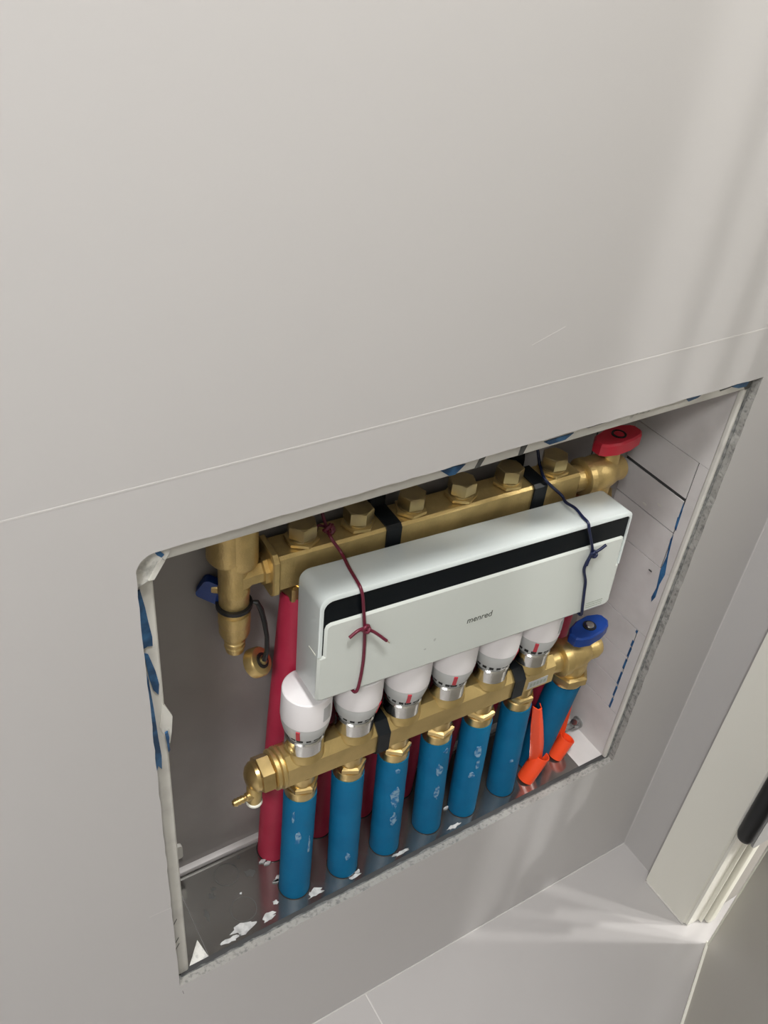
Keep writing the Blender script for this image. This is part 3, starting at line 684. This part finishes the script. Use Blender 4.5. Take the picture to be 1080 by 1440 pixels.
# ------------------------------------------------------------------ thermal actuators
def make_actuator(label):
    t = thing('thermal_actuator', label, 'actuator', lw((0, 0, hh+0.0022)), LB, 'white thermal actuators on the lower manifold')
    mb = MB(); mb.lathe((0, 0, 0.0), (0, 0, 1), [(0.0158, 0), (0.0172, 0.0010), (0.0172, 0.0150), (0.0160, 0.0162)], 36); obj('collar_nut', mb, M['chrome'], t)
    mb = MB(); mb.lathe((0, 0, 0.0160), (0, 0, 1), [(0.0150, 0), (0.0150, 0.0085)], 30); gr = obj('notched_ring', mb, M['grey_plastic'], t)
    mb = MB()
    for k in range(14):
        a = 2*PI*k/14
        r = Matrix.Rotation(a, 4, 'Z')
        q = MB(); q.box((0.0147, -0.0020, 0.0176), (0.0153, 0.0020, 0.0229)); q.xf(r)
        me = bpy.data.meshes.new('t'); q.bm.to_mesh(me); q.bm.free(); mb.bm.from_mesh(me); bpy.data.meshes.remove(me)
    obj('ring_slots', mb, M['rubber'], gr)
    mb = MB(); mb.lathe((0, 0, 0.0232), (0, 0, 1), [(0.0172, 0), (0.0186, 0.0008), (0.0206, 0.0095), (0.0209, 0.0130), (0.0209, 0.0155)], 40); rg = obj('base_ring', mb, M['grey_plastic'], t)
    mb = MB(); mb.lathe((0, 0, 0.0386), (0, 0, 1), [(0.0205, 0), (0.0213, 0.0006), (0.0214, 0.0040), (0.0210, 0.0295), (0.0207, 0.0307), (0.0199, 0.0313)], 48); obj('body', mb, M['white_plastic'], t)
    return t
def place_red(t, ang):
    """red position indicator on the base ring, its black tip below"""
    mb = MB(); R_ = Matrix.Rotation(ang, 4, 'Z')
    for z0, z1, r0, r1, m in ((0.0248, 0.0372, 0.0188, 0.0212, 0), (0.0190, 0.0248, 0.0160, 0.0188, 1)):
        mb.loft([[V(r0-0.002, -0.0017, z0), V(r0+0.0006, -0.0017, z0), V(r0+0.0006, 0.0017, z0), V(r0-0.002, 0.0017, z0)], [V(r1-0.002, -0.0017, z1), V(r1+0.0006, -0.0017, z1), V(r1+0.0006, 0.0017, z1), V(r1-0.002, 0.0017, z1)]], mi=m)
    mb.xf(R_); return obj('indicator', mb, [M['red_ind'], M['rubber']], t, 30, label='red indicator stripe')
lab6 = ['white actuator at the left end, fully in view beside the controller corner',
        'second white actuator from the left, under the red wire',
        'third white actuator from the left, just right of the left black clamp',
        'fourth white actuator from the left, below the controller lettering',
        'fifth white actuator from the left, just left of the right black clamp',
        'last white actuator on the right, next to the blue valve handle']
acts = [make_actuator(lab6[0])]
for i in range(1, 6): acts.append(copy_thing(acts[0], lab6[i], lw((i*LP, 0, hh+0.0022))))
# facing the viewer is about -y and a little -x
face = -PI/2 - 0.45
for t, a in zip(acts, (face-0.30, face+1.15, face+0.08, face+0.05, face+1.20, face-0.20)): place_red(t, a)
for k, a in ((0, face+0.90), (5, face+0.95)):                       # blank grey side labels (code left out)
    mb = MB(); n = 6
    mb.loft([[V(r*math.cos(a-0.20+0.40*j/n), r*math.sin(a-0.20+0.40*j/n), z) for r, z in ((0.0209, 0.046), (0.02165, 0.046), (0.0213, 0.062), (0.0205, 0.062))] for j in range(n+1)])
    obj('side_label', mb, M['sticker'], acts[k], None)

# ------------------------------------------------------------------ controller box
RB = Matrix(((0.9988, 0.0367, 0.0328), (-0.0389, 0.9969, 0.0684), (-0.0302, -0.0696, 0.9971)))
ct = thing('controller', 'long white wiring controller with a black band, tied across the manifolds', 'controller', (0.2369, 0.0200, 0.5353), RB)
W, Hh, D = 0.3010, 0.1035, 0.0403
OUT = rrect(0, 0, W, Hh, (0.004, 0.004, 0.006, 0.010), 6)
f0 = 0.0022
mb = MB()
def R3(e, y): return [V(x, y, z) for x, z in (inset_poly(OUT, e) if e else OUT)]
mb.loft([R3(0.0, f0), R3(0.0, D-0.004), R3(0.0012, D-0.0012), R3(0.004, D)])
obj('housing', mb, M['shell'], ct, 40)
# raised rim on left, top, right above the cover
mb = MB()
zc = 0.0470
def half(poly): return [p for p in poly]
oo = rrect(0, zc, W, Hh, (0.0001, 0.0001, 0.006, 0.010), 6); ii = rrect(0.0030, zc, W-0.0025, Hh-0.0042, (0.0001, 0.0001, 0.0045, 0.008), 6)
k0 = 7                                            # start after the bottom-left corner
seq = list(range(6, 28)); 
oo_, ii_ = oo[6:]+oo[:1], ii[6:]+ii[:1]
oo_, ii_ = oo[12:]+oo[:1], ii[12:]+ii[:1]          # right side upward, top, left side downward
mb.loft([[V(a[0], f0, a[1]), V(a[0], 0.0008, a[1]), V(a[0]+(b[0]-a[0])*0.35, 0.0, a[1]+(b[1]-a[1])*0.35), V(b[0], 0.0, b[1]), V(b[0], f0, b[1])] for a, b in zip(oo_, ii_)])
obj('front_rim', mb, M['shell'], ct, 30)
mb = MB(); mb.prism(rrect(0.0028, 0.0460, W-0.0022, Hh-0.0038, (0.0005, 0.0005, 0.0045, 0.008), 5), 'y', f0-0.0007, f0+0.0002)
obj('window_band', mb, M['gloss_black'], ct, 30, label='glossy black band')
ZT = Hh - 0.0255
cov = [(0.0, 0.0035), (0.0025, 0.0008), (0.005, 0.0), (W-0.006, 0.0), (W-0.0025, 0.0010), (W-0.0002, 0.004), (W-0.0002, 0.0470), (W-0.0026, 0.0474), (W-0.0028, ZT-0.005), (W-0.0036, ZT-0.0018), (W-0.0065, ZT),
       (0.0095, ZT), (0.0062, ZT-0.0015), (0.0048, ZT-0.005), (0.0048, 0.0470), (0.0, 0.0468)]
def cover(poly):
    mb = MB(); inn = inset_poly(poly, 0.0022)
    mb.loft([[V(x, 0.0, z) for x, z in inn], [V(x, 0.0014, z) for x, z in poly], [V(x, f0+0.0004, z) for x, z in poly]]); return mb
obj('front_cover', cover(cov), M['cover'], ct, 30)
mb = MB(); mb.box((-0.0002, f0+0.002, 0.0466), (0.0004, 0.0155, 0.0474)); obj('parting_line', mb, M['white_seal'], ct)
# lettering
def text_mesh(name, body, size, mtl, parent, loc, shear=0.0, sx=1.0):
    cu = bpy.data.curves.new(name, 'FONT'); cu.body = body; cu.size = size; cu.extrude = 0.0001; cu.shear = shear
    to = bpy.data.objects.new(name, cu); C.objects.link(to)
    dg = bpy.context.evaluated_depsgraph_get()
    me = bpy.data.meshes.new_from_object(to.evaluated_get(dg))
    bpy.data.objects.remove(to, do_unlink=True)
    me.transform(Matrix.Diagonal((sx, 1, 1, 1))); me.transform(Matrix.Rotation(PI/2, 4, 'X'))
    me.materials.clear(); me.materials.append(mtl)
    o = bpy.data.objects.new(name, me); C.objects.link(o); o.parent = parent; o.location = loc
    return o
text_mesh('lettering', 'menred', 0.0088, M['print'], ct, (0.1365, -0.0001, 0.0335), 0.1, 0.93)
# small faint print in the lower right corner (a code is left out)
mb = MB(); rnd = random.Random(8)
for r_ in range(3):
    x = 0.2715 if r_ else 0.272
    z = 0.0092 - 0.0024*r_
    while x < 0.291:
        w_ = 0.0008 + 0.0016*rnd.random()
        mb.box((x, -0.00012, z), (x+w_, 0.0001, z+0.0009)); x += w_ + 0.0006
obj('faint_print', mb, M['pale_print'], ct, None)
mb = MB(); mb.prism(blob(0.1065, 0.027, 0.0016, 0.0022, 9, 0.5, 2), 'y', -0.0001, 0.0002); mb.prism(blob(0.098, 0.020, 0.0016, 0.0012, 9, 0.5, 6), 'y', -0.0001, 0.0002)
obj('scuff', mb, M['cover_scuff'], ct, None)

# ------------------------------------------------------------------ tie wires
def bw(p): return V(0.2369, 0.02, 0.5353) + RB @ V(*p)
def smooth_path(P, k=6):
    P = [V(*p) for p in P]; out = []
    for i in range(len(P)-1):
        p0, p1, p2, p3 = P[max(i-1, 0)], P[i], P[i+1], P[min(i+2, len(P)-1)]
        for j in range(k):
            t = j/k
            out.append(0.5*((2*p1) + (p2-p0)*t + (2*p0-5*p1+4*p2-p3)*t*t + (3*p1-p0-3*p2+p3)*t**3))
    return out + [P[-1]]
def knot(center, r, n=26, turns=2.6, sz=0.0026, B=None, seed=0):
    rnd = random.Random(seed); pts = []
    for k in range(n):
        a = 2*PI*turns*k/n
        p = V(math.cos(a)*sz*(1+0.35*math.sin(1.7*a)), math.sin(2*a+0.4)*sz*0.45 - sz*0.55, math.sin(a)*sz*(1+0.25*math.cos(2.3*a)))
        pts.append(center + (B @ p if B else p))
    return pts
rw = 0.00135
t = thing('tie_wire', 'dark red wire tied around the left end of the white controller', 'wire', bw((0.032, 0, Hh)))
off = Matrix.Translation(-bw((0.032, 0, Hh)))
us = V(0.2745, 0.0825, 0.6480)
P = [(0.2735, 0.1000, 0.6900), (0.2740, 0.0920, 0.6640), us+V(0, 0.001, 0.0045), (0.2735, 0.0735, 0.6490), bw((0.0372, 0.0410, Hh+0.0035)), bw((0.0352, 0.0250, Hh+0.0016)), bw((0.0330, 0.0075, Hh+0.0015)), bw((0.0322, 0.0005, Hh+0.0008)), bw((0.0335, -0.0014, Hh-0.006)),
     bw((0.0352, -0.0014, 0.085)), bw((0.0373, -0.0016, 0.0675)), bw((0.0388, -0.0014, 0.048)), bw((0.0390, -0.0014, 0.028)), bw((0.0372, -0.0016, 0.008)), bw((0.0350, -0.0010, -0.0010)), bw((0.0335, 0.006, -0.0016)), bw((0.033, 0.03, -0.0016))]
mb = MB(); mb.tube(smooth_path(P), rw, 8); mb.xf(off); obj('strand', mb, M['wire_red'], t, 60)
kc = bw((0.0373, -0.0026, 0.0663))
mb = MB(); mb.tube(smooth_path(knot(kc, 0, B=RB), 3), rw, 7); 
mb.tube(smooth_path([kc, bw((0.0300, -0.004, 0.0668)), bw((0.0235, -0.004, 0.0625))]), rw, 8)
mb.tube(smooth_path([kc, bw((0.0455, -0.004, 0.0600)), bw((0.0560, -0.0055, 0.0490))]), rw, 8)
mb.xf(off); kn = obj('knot', mb, M['wire_red'], t, 60)
mb = MB(); mb.tube([bw((0.0558, -0.0055, 0.0492)), bw((0.0585, -0.006, 0.0462))], 0.0005, 6); mb.xf(off); obj('bare_end', mb, M['copper'], kn, 60)
mb = MB(); mb.tube(smooth_path(knot(us+V(0.0005, 0.0, 0.0045), 0, sz=0.0034, seed=3), 3), rw, 7); mb.tube(smooth_path([us+V(0.0, 0.002, 0.004), us+V(-0.006, 0.004, 0.006), us+V(-0.009, 0.001, 0.003)]), rw*0.8, 7); mb.xf(off); obj('knot', mb, M['wire_red'], t, 60)

t = thing('tie_wire', 'dark blue wire tied around the right end of the white controller', 'wire', bw((0.247, 0, Hh)))
off = Matrix.Translation(-bw((0.247, 0, Hh)))
P = [(0.4830, 0.1010, 0.6900), (0.4840, 0.0850, 0.6560), (0.4835, 0.0800, 0.6500), (0.4750, 0.0630, 0.6505), bw((0.2529, 0.0415, Hh+0.0030)), bw((0.2511, 0.0330, Hh+0.0016)), bw((0.2508, 0.0200, Hh+0.0030)), bw((0.2498, 0.0090, Hh+0.0016)), bw((0.2490, 0.0004, Hh+0.0008)), bw((0.2505, -0.0014, Hh-0.006)),
     bw((0.2555, -0.0014, 0.086)), bw((0.2600, -0.0016, 0.0730)), bw((0.2560, -0.0020, 0.0610)), bw((0.2565, -0.0014, 0.0530)), bw((0.2615, -0.0014, 0.0400)), bw((0.2635, -0.0014, 0.0270)), bw((0.2660, -0.0014, 0.010)), bw((0.2675, -0.0010, -0.0010)), bw((0.2675, 0.006, -0.0016)), bw((0.270, 0.03, -0.0016))]
mb = MB(); mb.tube(smooth_path(P), rw, 8); mb.xf(off); obj('strand', mb, M['wire_blue'], t, 60)
kc = bw((0.2605, -0.0026, 0.0715))
mb = MB(); mb.tube(smooth_path(knot(kc, 0, B=RB, sz=0.0024), 3), rw, 7)
mb.tube(smooth_path([kc, bw((0.2655, -0.004, 0.0745)), bw((0.2715, -0.005, 0.0790))]), rw, 8)
mb.tube(smooth_path([kc, bw((0.2570, -0.003, 0.066)), bw((0.2560, -0.003, 0.060))]), rw, 8)
mb.xf(off); obj('knot', mb, M['wire_blue'], t, 60)

# ------------------------------------------------------------------ insulated pipes
def pipe(name, label, top, foot, r, m, group, bow=V(0, 0, 0), collar=True, scraps=0):
    top, foot = V(*top), V(*foot)
    t = thing(name, label, 'pipe', foot, None, group)
    n = 12; pts = []
    for k in range(n+1):
        s = k/n
        pts.append(V(0, 0, -0.004)*(1-s) + (top-foot)*s + bow*math.sin(PI*s))
    rs = [r*(1 + 0.02*noise.noise(V(k*0.9, foot.x*60, 3))) for k in range(n+1)]
    mb = MB(); mb.tube(pts, rs, 28)
    obj('sleeve', mb, m, t, 60)
    if collar:
        mb = ring_flat(0, 0, r*1.0, r*1.07, -0.0006, 0.0006); obj('floor_hole', mb, M['rubber'], t)
        for j in range(scraps):
            a = random.Random(int(foot.x*1e4)+j).random()*2*PI
            mb = MB(); mb.prism(blob(r*1.16*math.cos(a), r*1.16*math.sin(a), 0.0048, 0.0022, 11, 0.6, j+int(foot.x*999)), 'z', -0.0004, 0.0018); obj('foam_scrap', mb, M['smear'], t, None)
    return t
feet = [(0.2368, 0.0390), (0.2893, 0.0355), (0.3395, 0.0365), (0.3920, 0.0365), (0.4373, 0.0352), (0.4908, 0.0360)]
ords = ['blue insulated pipe under the actuator at the left end, brightest of the row', 'blue insulated pipe hanging under the second actuator from the left',
        'blue insulated pipe right of the left black clamp, with a long white scuff', 'blue insulated pipe fourth from the left with two white scrape marks',
        'blue insulated pipe fifth from the left with white mortar print', 'blue insulated pipe next to the split orange tube']
bp = []
for i, (x, y) in enumerate(feet):
    tp = lw((i*LP, 0, -0.0195-0.0255))
    bp.append(pipe('insulated_pipe', ords[i], tp, (x, y, FZ), 0.0152, M['blue_pipe'], 'blue pipes under the lower manifold', scraps=(3, 1, 1, 0, 1, 0)[i]))
def pipe_scuff(i, s, a, da, ds, seed):
    """worn pale patch lying on the sleeve of pipe i at height fraction s"""
    foot = V(feet[i][0], feet[i][1], FZ); tp = lw((i*LP, 0, -0.0450))
    d = tp - foot; r = 0.01535
    mb = MB(); out = blob(0, 0, da, ds, 14, 0.55, seed)
    ring0, ring1 = [], []
    for (u, v) in out:
        c = d*(s+v); an = a+u
        ring0.append(c + V(math.cos(an)*(r-0.0006), math.sin(an)*(r-0.0006), 0)); ring1.append(c + V(math.cos(an)*(r+0.0004), math.sin(an)*(r+0.0004), 0))
    mb.loft([ring0, ring1]); obj('scuff', mb, M['scuff_white'], bp[i], None)
fa = -PI/2 - 0.45
for q in ((0, 0.66, -0.05, 0.25, 0.09, 51), (0, 0.86, -0.35, 0.12, 0.07, 52), (0, 0.55, 0.75, 0.10, 0.10, 53), (1, 0.24, 0.2, 0.2, 0.06, 66), (2, 0.66, 0.25, 0.42, 0.16, 54), (2, 0.93, 0.2, 0.2, 0.03, 55), (2, 0.42, 0.3, 0.3, 0.08, 56),
          (3, 0.74, 0.20, 0.32, 0.08, 57), (3, 0.50, 0.25, 0.25, 0.09, 58), (3, 0.93, 0.6, 0.3, 0.03, 59), (4, 0.76, 0.15, 0.26, 0.09, 60), (4, 0.62, 0.3, 0.18, 0.07, 62), (4, 0.50, 0.0, 0.30, 0.045, 61), (5, 0.45, 0.1, 0.2, 0.03, 63)):
    pipe_scuff(q[0], q[1], fa+q[2], q[3], q[4], q[5])
tp = lw((XV, 0, -0.0385))
pipe('insulated_pipe', 'thick leaning blue pipe from the blue-handled valve to the floor plate', tp, (0.5440, 0.0500, FZ), 0.0172, M['blue_pipe'], None)
rfeet = [(0.2350, 0.0850), (0.2870, 0.0870), (0.3380, 0.0870), (0.3880, 0.0870), (0.4350, 0.0870), (0.4840, 0.0870)]
rl = ['red insulated pipe at the left end, the only one seen from top to bottom', 'red insulated pipe in the gap right of the first blue pipe', 'red insulated pipe in the gap left of the third blue pipe',
      'red insulated pipe in the gap left of the fourth blue pipe', 'red insulated pipe in the gap left of the fifth blue pipe', 'red insulated pipe in the gap left of the sixth blue pipe']
for i, (x, y) in enumerate(rfeet):
    tp = uw((i*UP, 0, -0.0170-0.0165))
    pipe('insulated_pipe', rl[i], tp, (x, y, FZ), 0.0150, M['red_pipe'], 'red pipes under the upper manifold', V(-0.004, -0.004, 0) if i == 0 else V(0, 0.0, 0), scraps=2 if i == 0 else 0)
XEU = 5*UP + 0.0250
tp = uw((XEU+0.033, 0, -0.0375))
pipe('insulated_pipe', 'thick red pipe behind the blue valve handle, from the red-handled valve', tp, (0.5600, 0.0850, FZ), 0.0165, M['red_pipe'], None, V(0, 0, 0), False)

# ------------------------------------------------------------------ orange tube offcuts
def open_tube(name, label, segs, r, wall, n=20, squash=1.0):
    """hollow tube along a path, open at the far end"""
    foot = V(*segs[0]); t = thing(name, label, 'tube', foot)
    pts = smooth_path([V(*s)-foot for s in segs], 4)
    def rings(rr):
        u = V(1, 0, 0); out = []
        for i, p in enumerate(pts):
            tt = (pts[min(i+1, len(pts)-1)] - pts[max(i-1, 0)]).normalized()
            u = (u - tt*u.dot(tt)).normalized(); v = tt.cross(u)
            out.append([p + u*math.cos(2*PI*k/n)*rr + v*math.sin(2*PI*k/n)*rr*squash for k in range(n)])
        return out
    a, b = rings(r), rings(r-wall)
    mb = MB(); mb.loft(a + list(reversed(b)), True, True)
    obj('sleeve', mb, M['orange'], t, 45)
    return t
ot = open_tube('orange_tube', 'split orange plastic tube standing right of the sixth blue pipe', [(0.5225, 0.0300, FZ), (0.5300, 0.0295, 0.261), (0.5365, 0.0290, 0.2780)], 0.0098, 0.0012)
foot = V(0.5225, 0.0300, FZ)
mb = MB(); pa = [V(0.5325, 0.0300, 0.272), V(0.5270, 0.0290, 0.300), V(0.5170, 0.0290, 0.340), V(0.5095, 0.0300, 0.372)]
rings = []
for p, wd in zip(pa, (0.0095, 0.0100, 0.0085, 0.0050)):
    q = p - foot
    rings.append([q + V(-wd, 0.003, 0), q + V(-wd*0.4, -0.0035, 0), q + V(wd*0.4, -0.0035, 0), q + V(wd, 0.003, 0), q + V(wd*0.9, 0.0042, 0), q + V(wd*0.4, -0.0022, 0), q + V(-wd*0.4, -0.0022, 0), q + V(-wd*0.9, 0.0042, 0)])
mb.loft(rings); obj('torn_strip', mb, M['orange'], ot, 60)
ot = open_tube('orange_tube', 'short orange tube end with an open mouth near the wing nut', [(0.5730, 0.0385, FZ), (0.5790, 0.0385, 0.2560), (0.5850, 0.0385, 0.2680)], 0.0092, 0.0013)
foot = V(0.5730, 0.0385, FZ)
mb = MB(); pa = [V(0.5840, 0.0460, 0.260), V(0.5860, 0.0490, 0.300), V(0.5860, 0.0515, 0.340), V(0.5890, 0.053, 0.372)]
rings = []
for p, wd in zip(pa, (0.0070, 0.0070, 0.0062, 0.0045)):
    q = p - foot
    rings.append([q + V(-wd, 0.003, 0), q + V(0, -0.0030, 0), q + V(wd, 0.003, 0), q + V(wd*0.8, 0.0042, 0), q + V(0, -0.0016, 0), q + V(-wd*0.8, 0.0042, 0)])
mb.loft(rings); obj('torn_strip', mb, M['orange'], ot, 60)

# ------------------------------------------------------------------ wing nut on the right cabinet side
wl = V(CX1, 0.0590, 0.2520)
t = thing('wing_nut', 'small steel wing nut on a bolt through the lower right cabinet side', 'fastener', wl)
mb = MB(); mb.lathe((0.0, 0, 0), (-1, 0, 0), [(0.0075, 0), (0.0075, 0.0012), (0.0065, 0.0015)], 24); obj('washer', mb, M['grey_metal'], t)
mb = MB(); mb.lathe((0.0, 0, 0), (-1, 0, 0), [(0.0030, 0.001), (0.0030, 0.024), (0.0022, 0.0255)], 14); obj('bolt', mb, M['grey_metal'], t)
mb = MB(); mb.lathe((0, 0, 0), (-1, 0, 0), [(0.0062, 0.0015), (0.0058, 0.006), (0.0045, 0.0095)], 18)
for s in (1, -1):
    mb.tube(smooth_path([V(-0.0050, 0, 0.003*s), V(-0.0090, -0.001*s, 0.0095*s), V(-0.0150, -0.002*s, 0.0145*s)]), 0.0036, 10)
mb.xf(Matrix.Rotation(0.25, 4, 'X')); obj('wings', mb, M['steel'], t)
